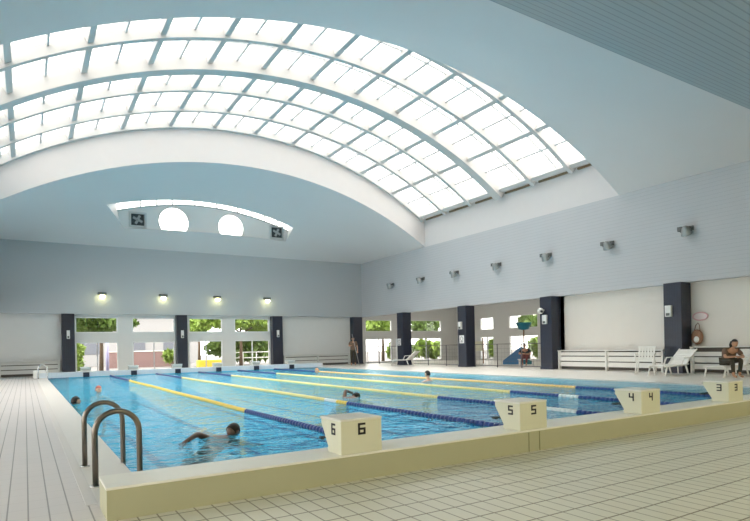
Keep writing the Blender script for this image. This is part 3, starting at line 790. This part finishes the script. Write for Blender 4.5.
    if shirt:
        ov = {('el'+s): tuple(Vector(J['sh'+s]).lerp(Vector(J['el'+s]), .75)) for s in 'LR'}
        ov['nek'] = tuple(Vector(J['che']).lerp(Vector(J['nek']), .7)); cloth(['bel', 'pel', 'che', 'nek', 'shL', 'shR', 'elL', 'elR'], EDG, 'shirt', shirt, k=1.2, add=.016, over=ov)
    if pants:
        ov = {('an'+s): tuple(Vector(J['kn'+s]).lerp(Vector(J['an'+s]), .85)) for s in 'LR'} if legs else {}
        cloth(['pel', 'hiL', 'hiR', 'knL', 'knR'] + (['anL', 'anR'] if legs else []), EDG, 'trousers' if legs else 'swim_shorts', pants, k=1.08, add=.008, over=ov)
    return e
# attendant standing at the far corner
att = person((16.9, 29.55, .0), radians(150), dict(elR=(.24,.10,1.18), wrR=(.16,.30,1.20), paR=(.13,.37,1.22)), 'attendant in dark clothes standing at the far right corner holding a long pole', shirt=SHIRT, pants=PANT)
m = MB(); m.tube([(17.05, 29.1, 0), (16.7, 29.30, 1.9)], .016, 8); o = m.build('pole', mat('grey_pole', (.4,.4,.4), .4)); tag(o, 'long thin grey pole held by the standing attendant', 'pole')
# person sitting on the lounger: seat height .35, knees up, arms round knees
sit = dict(pel=(0,0,.49), bel=(0,.06,.60), che=(0,.16,.74), nek=(0,.25,.86), hed=(0,.29,.92), shL=(-.18,.19,.80), shR=(.18,.19,.80),
    elL=(-.28,.32,.60), elR=(.28,.32,.60), wrL=(-.10,.46,.60), wrR=(.10,.47,.62), paL=(-.03,.49,.60), paR=(.03,.50,.63),
    hiL=(-.10,.04,.475), hiR=(.10,.04,.475), knL=(-.13,.42,.53), knR=(.13,.42,.53), anL=(-.09,.40,.08), anR=(.09,.40,.08), toL=(-.10,.55,.035), toR=(.10,.55,.035))
person((17.56, 8.52, 0), radians(150), sit, 'person in brown top and dark trousers sitting hunched on the lounger', shirt=SHIRT, pants=PANT, hc=(-.01,.33,1.01), look=(-.15,1,-.1), longhair=True)
person((21.4, 19.9, 0), radians(120), {k: (v[0], v[1], v[2]-.0) for k, v in sit.items()}, 'person in black sitting behind the annex fence beside the blue slide', shirt=mat('black_cloth', (.02,.02,.025), .8), pants=mat('dark_red_cloth', (.2,.04,.04), .8), hc=(0,.33,1.01))
m = MB()
e = empty('bench', (21.4, 19.9, 0), radians(120)); tag(e, 'low pale bench under the person behind the fence', 'bench')
m.box(-.4, .4, -.16, .16, .30, .34); m.build('seat', PLAST, e)
for x in (-.33, .33): m = MB(); m.box(x-.03, x+.03, -.13, .13, 0, .30); m.build('leg', PLAST, e)
# swimmers
def sh(J, dz, dy=0): return {k: (v[0], v[1]+dy, v[2]+dz) for k, v in {**STAND, **J}.items()}
# standing neck deep: head centre local z 1.64 -> 0.08 above water
def neckdeep(x, y, rz, lab, dz, **kw):
    return person((x, y, 0), rz, sh(kw.pop('J', {}), dz), lab, 'swimmers in the pool', **kw)
arms_fwd = dict(elL=(-.28,.2,1.28), elR=(.28,.2,1.28), wrL=(-.2,.42,1.30), wrR=(.2,.42,1.30), paL=(-.18,.49,1.30), paR=(.18,.49,1.30), knL=(-.11,.12,.55), knR=(.11,.12,.55), anL=(-.12,-.1,.2), anR=(.12,-.1,.2), toL=(-.13,0,.12), toR=(.13,0,.12))
neckdeep(.93, 14.3, radians(-70), 'dark haired swimmer at the left pool edge', -1.60, J=arms_fwd)
neckdeep(1.78, 18.0, radians(200), 'swimmer in a reddish cap near the left edge, behind the dark haired one', -1.58, J=arms_fwd, cap=mat('red_cap', (.45,.12,.09), .5), skinm=SKIN2)
neckdeep(10.95, 14.35, radians(20), 'bare shouldered dark haired swimmer standing in the right lane', -1.42, J=arms_fwd, skinm=SKIN2, pants=NBLUE, legs=False)
neckdeep(11.3, 23.1, radians(100), 'swimmer in an orange cap far off in the right lane', -1.55, J=arms_fwd, cap=mat('orange_cap', (.75,.30,.12), .5), skinm=SKIN2)
# prone swimmers: head towards +y, body along -y at the surface
prone = dict(pel=(0,-.54,-.26), bel=(0,-.39,-.17), che=(0,-.20,-.05), nek=(0,-.04,-.01), hed=(0,.04,-.02), shL=(-.18,-.10,-.05), shR=(.18,-.10,-.05),
    hiL=(-.09,-.60,-.30), hiR=(.09,-.60,-.30), knL=(-.10,-.98,-.44), knR=(.10,-.98,-.40), anL=(-.09,-1.36,-.52), anR=(.09,-1.36,-.44), toL=(-.09,-1.50,-.56), toR=(.09,-1.50,-.48),
    elR=(.27,.12,-.12), wrR=(.22,.36,-.16), paR=(.21,.43,-.17), elL=(-.17,-.36,.075), wrL=(-.12,-.60,.03), paL=(-.11,-.67,.0))
person((2.28, 7.46, -.045), radians(-58), prone, 'front crawl swimmer with black cap and trailing arm near block 6', 'swimmers in the pool', hc=(0,.13,.055), look=(0,.5,-.85), cap=HAIR, pants=DARK, legs=False, skinm=mat('wet_tan_skin', (.13,.07,.05), .35))
craw = dict(prone); craw.update(elL=(-.25,.06,.15), wrL=(-.22,.34,.05), paL=(-.21,.41,.01), che=(0,-.18,-.05))
person((6.35, 11.15, -.03), radians(-62), craw, 'front crawl swimmer raising a bent arm beyond block 6', 'swimmers in the pool', hc=(0,.12,.0), look=(.2,.5,-.85), cap=HAIR, pants=DARK, legs=False, skinm=mat('wet_brown_skin', (.20,.11,.075), .35))

# annex toys ----------------------------------------------------------
SB = mat('blue_slide_plastic', (.05,.20,.42), .35)
e = empty('water_slide', (22.4, 22.5, 0), radians(-50)); tag(e, 'small blue children slide behind the annex fence', 'slide')
m = MB()
for s in (-.3, .27): m.prism([(0, 0), (1.1, 0), (1.1, .9), (.95, .95), (0, .2)], 'Y', s, s+.03)
m.build('side_panel', SB, e)
m = MB()
for k in range(10):
    t0, t1 = k/10, (k+1)/10; f = lambda t: (t*.98, .13+.72*t**1.4)
    m.quad((*[f(t0)[0]], -.27, f(t0)[1]), (f(t0)[0], .27, f(t0)[1]), (f(t1)[0], .27, f(t1)[1]), (f(t1)[0], -.27, f(t1)[1]))
m.build('chute', SB, e)
m = MB()
for k in range(4): m.box(1.1+k*.11, 1.21+k*.11, -.3, .3, .0, .78-k*.2)
m.build('steps', mat('teal_step', (.03,.22,.25), .4), e)
e = empty('water_toy', (23.5, 22.0, 0)); tag(e, 'blue bucket shaped top on a thin post in the annex', 'water toy')
m = MB(); m.tube([(0,0,0), (0,0,1.9)], .04, 10); m.build('post', mat('brown_post', (.35,.2,.12), .5), e)
m = MB(); m.tube([(0,0,1.88), (0,0,1.92), (0,0,2.25), (0,0,2.28)], [.12, .28, .42, .44], 20); m.build('bucket', mat('teal_bucket', (.03,.25,.36), .4), e)
e = empty('notice_board', (22.6, 24.8, 0), radians(-70)); tag(e, 'cream notice board on brown posts behind the annex fence', 'notice board')
m = MB(); m.box(-.35, .35, -.02, .02, .75, 1.3); m.build('panel', mat('cream_board', (.75,.72,.55), .6), e)
for x in (-.38, .38): m = MB(); m.box(x-.03, x+.03, -.03, .03, 0, 1.5); m.build('post', mat('brown_post', (.35,.2,.12), .5), e)
e = empty('lifeguard_post', (19.0, 27.9, 0)); tag(e, 'slim white post with round base beside the annex lounger', 'post')
m = MB(); m.tube([(0,0,.05), (0,0,1.55)], .06, 14); m.build('shaft', PLAST, e)
m = MB(); m.tube([(0,0,0), (0,0,.05)], [.2, .16], 18); m.build('base', PLAST, e)

# outside -------------------------------------------------------------
m = MB(); m.box(-60, 90, 32.6, 120, -.25, -.05); m.box(27.75, 90, -10, 32.6, -.25, -.05); struct(m.build('ground_outside', mat('pale_paving', (.17,.16,.155), .8, var=.1)))
def foliage(n, rx, ry, rz, seed, leaf=.11):
    rd = random.Random(seed); m = MB()
    bl = [(rd.uniform(-.6,.6)*rx, rd.uniform(-.6,.6)*ry, rd.uniform(-.55,.55)*rz, rd.uniform(.42,.62)) for _ in range(9)]
    for i in range(n):
        b = rd.choice(bl); v = Vector((rd.gauss(0,1), rd.gauss(0,1), rd.gauss(0,1))).normalized()*rd.uniform(.6, 1)
        c = Vector((b[0]+v.x*b[3]*rx, b[1]+v.y*b[3]*ry, b[2]+v.z*b[3]*rz))
        d = Vector((rd.gauss(0,1), rd.gauss(0,1), rd.gauss(0,1))).normalized(); q = d.cross(Vector((rd.gauss(0,1), rd.gauss(0,1), rd.gauss(0,1)))).normalized()
        s = leaf*rd.uniform(.6, 1.3)
        m.bm.faces.new([m.bm.verts.new(p) for p in (c-d*s, c-q*s*.45+d*.1*s, c+d*s, c+q*s*.45)])
    return m
def tree(loc, size, mt, lab, n=2600, seed=1, trunk=True, nm='tree', leaf=.27):
    e = empty(nm, loc); tag(e, lab, 'tree' if nm == 'tree' else 'shrub', 'trees and shrubs outside the windows')
    rx, ry, rz, zc = size
    o = foliage(n, rx, ry, rz, seed, leaf).build('foliage', mt, e, recalc=False); o.location = (0, 0, zc)
    m = MB(); m.tube([(0,0,0), (.04,.02,zc*.5), (0,0,zc)], [.13, .10, .06], 8); m.tube([(0,0,zc*.7), (.5*rx,0,zc)], [.06,.03], 6); m.tube([(0,0,zc*.75), (-.5*rx,.1,zc+.1)], [.06,.03], 6)
    m.build('trunk', BARK, e)
GZ = -.05
tree((3.9, 37.5, GZ), (2.3, 1.3, .8, 3.0), LEAF, 'dark green tree whose crown fills the left far transom', 3600, 1)
tree((12.9, 38.5, GZ), (3.1, 1.3, .8, 3.15), LLEAF, 'bright green tree crown in the right far transom', 3600, 2)
tree((14.2, 42.5, GZ), (3.3, 1.3, 1.1, 1.4), LEAF, 'dark green bushy tree behind the white railing', 4200, 3)
tree((11.3, 43.5, GZ), (.8, .7, .7, 2.95), LLEAF, 'small light green tree at the edge of the middle transom', 1400, 4)
tree((2.75, 41.0, GZ), (.55, .5, .9, .95), LLEAF, 'slender pale shrub seen through the left far window', 700, 5, nm='shrub')
tree((8.7, 40.5, GZ), (.5, .4, .5, .8), LLEAF, 'small round shrub by the pink wall outside', 600, 6, nm='shrub')
tree((23.2, 36.0, GZ), (2.0, .9, .85, 2.9), LLEAF, 'light green tree outside the annex corner window', 2600, 7)
tree((24.6, 35.0, GZ), (1.6, .6, .75, .9), LLEAF, 'bushy green shrub outside the annex corner window', 1500, 8, nm='shrub')
tree((27.8, 35.6, GZ), (1.7, .9, .75, .95), LLEAF, 'broad green shrub outside the second annex window', 2000, 9, nm='shrub')
tree((29.9, 39.4, GZ), (1.8, .9, .7, 2.9), LEAF, 'green brown tree above the second annex window', 2200, 10)
tree((30.2, 26.2, GZ), (.8, 1.5, .85, .95), LLEAF, 'tall leafy shrub outside the annex side window', 2400, 11, nm='shrub')
tree((32.6, 28.9, GZ), (.8, 1.9, .75, 2.95), LEAF, 'tree crown outside the annex side transoms', 2000, 12)
tree((30.4, 31.0, GZ), (.8, 1.0, .8, .9), LLEAF, 'shrub outside the far side window of the annex', 1500, 13, nm='shrub')
e = empty('garden_wall', (8.5, 44, GZ)); tag(e, 'low pinkish garden wall outside the far windows', 'wall')
m = MB(); m.box(-3.5, 1.8, -.1, .1, 0, 1.15); m.build('panel', mat('pink_wall', (.24,.15,.145), .8), e)
m = MB(); m.box(-3.55, 1.85, -.14, .14, 1.15, 1.22); m.build('coping', PLAST, e)
o = MB(); o.box(-.9, .9, -.3, .3, 0, .5); o = o.build('planter', mat('yellow_planter', (.75,.55,.05), .6, var=.3), bevel=.04); o.location = (10.7, 38.2, GZ); tag(o, 'low yellow planter outside the middle far window', 'planter')
e = empty('building', (6, 52, GZ)); tag(e, 'pale building with a grey window strip far outside the windows', 'building')
m = MB(); m.box(-12, 7.5, 0, 5, 0, 4.2); m.build('wall', mat('pale_building_wall', (.30,.295,.30), .8), e)
m = MB(); m.box(-12.1, 7.6, -.2, 5, 4.2, 4.4); m.build('roof', mat('grey_roof', (.2,.2,.22), .7), e)
for k in range(5): m = MB(); m.box(-10+k*3.6, -7.9+k*3.6, -.04, .02, 1.0, 2.6); m.build('window', mat('dull_outdoor_window', (.14,.15,.18), .3), e)
e = empty('railing', (15, 39.5, GZ)); tag(e, 'white outdoor railing in front of the dark green tree', 'railing')
for z in (.55, .95): m = MB(); m.tube([(-2.6, 0, z), (1.6, 0, z)], .03, 8); m.build('rail', PLAST, e)
for x in (-2.6, -1.6, -.6, .4, 1.6): m = MB(); m.tube([(x, 0, 0), (x, 0, .97)], .03, 8); m.build('post', PLAST, e)
o = MB(); o.tube([(0,0,0), (0,0,2.2)], .09, 12); o = o.build('garden_post', mat('lilac_post', (.42,.40,.62), .5)); o.location = (4.05, 37.0-1.2, GZ); tag(o, 'pale lilac post standing outside the left far window', 'post')

# light ---------------------------------------------------------------
W = bpy.data.worlds.new('sky'); sc.world = W; W.use_nodes = True
N_, L_ = W.node_tree.nodes, W.node_tree.links
bg = N_['Background']; tc = N_.new('ShaderNodeTexCoord'); sp = N_.new('ShaderNodeSeparateXYZ'); L_.new(tc.outputs['Generated'], sp.inputs[0])
cr = N_.new('ShaderNodeValToRGB'); L_.new(sp.outputs['Z'], cr.inputs[0])
cr.color_ramp.elements[0].position = 0; cr.color_ramp.elements[0].color = (1, .94, .88, 1)
cr.color_ramp.elements[1].position = .8; cr.color_ramp.elements[1].color = (1, .94, .87, 1)
L_.new(cr.outputs[0], bg.inputs[0]); bg.inputs[1].default_value = 3.9
def lamp(loc, e, colr, r=.2):
    l = bpy.data.lights.new('lamp_and_fill', 'POINT'); l.energy = e; l.color = colr; l.shadow_soft_size = r
    o = bpy.data.objects.new('lamp_and_fill', l); col.objects.link(o); o.location = loc
for x in (3.4, 6.4, 9.4, 12.4): lamp((x, 31.0, 3.7), 5, (1, .93, .55))
def panel(loc, e, colr, size, tilt):
    l = bpy.data.lights.new('near_fill_lamp', 'AREA'); l.shape = 'DISK'; l.size = size; l.energy = e; l.color = colr
    o = bpy.data.objects.new('near_fill_lamp', l); col.objects.link(o); o.location = loc; o.rotation_euler = (radians(tilt), 0, 0)
for x in (1.5, 5.5, 9.5, 13.5, 17.): panel((x, -1.9, 3.0), 38, (1, .87, .50), .5, 50)  # unseen warm fill lamps added behind the camera to brighten the near end
lamp((23.5, 24, 3.4), 22, (1, .9, .78)); lamp((23.5, 19, 3.4), 16, (1, .9, .78)); lamp((23.0, 29, 3.4), 14, (1, .9, .78))  # unseen soft fill lights added to brighten the side annex

# camera --------------------------------------------------------------
cam = bpy.data.cameras.new('camera'); co = bpy.data.objects.new('camera', cam); col.objects.link(co)
ya, ro = radians(32.0), radians(-1.18)
F = Vector((sin(ya), cos(ya), 0)); Rv = Vector((cos(ya), -sin(ya), 0)); U = Vector((0,0,1))
R2 = Rv*cos(ro)+U*sin(ro); U2 = -Rv*sin(ro)+U*cos(ro)
co.matrix_world = Matrix(((R2.x, U2.x, -F.x, 0), (R2.y, U2.y, -F.y, 0), (R2.z, U2.z, -F.z, 1.12), (0,0,0,1)))
cam.sensor_width = 36; cam.lens = 560.3/750*36; cam.shift_y = (346.6-260.5)/750; cam.clip_start = .05; cam.clip_end = 500
sc.camera = co
vs = sc.view_settings; vs.view_transform = 'Standard'; vs.look = 'None'; vs.gamma = 1; vs.use_curve_mapping = False; vs.exposure = .76
sc.cycles.use_denoising = True
sc.cycles.max_bounces = 10; sc.cycles.diffuse_bounces = 6; sc.cycles.transparent_max_bounces = 16; sc.cycles.sample_clamp_indirect = 8
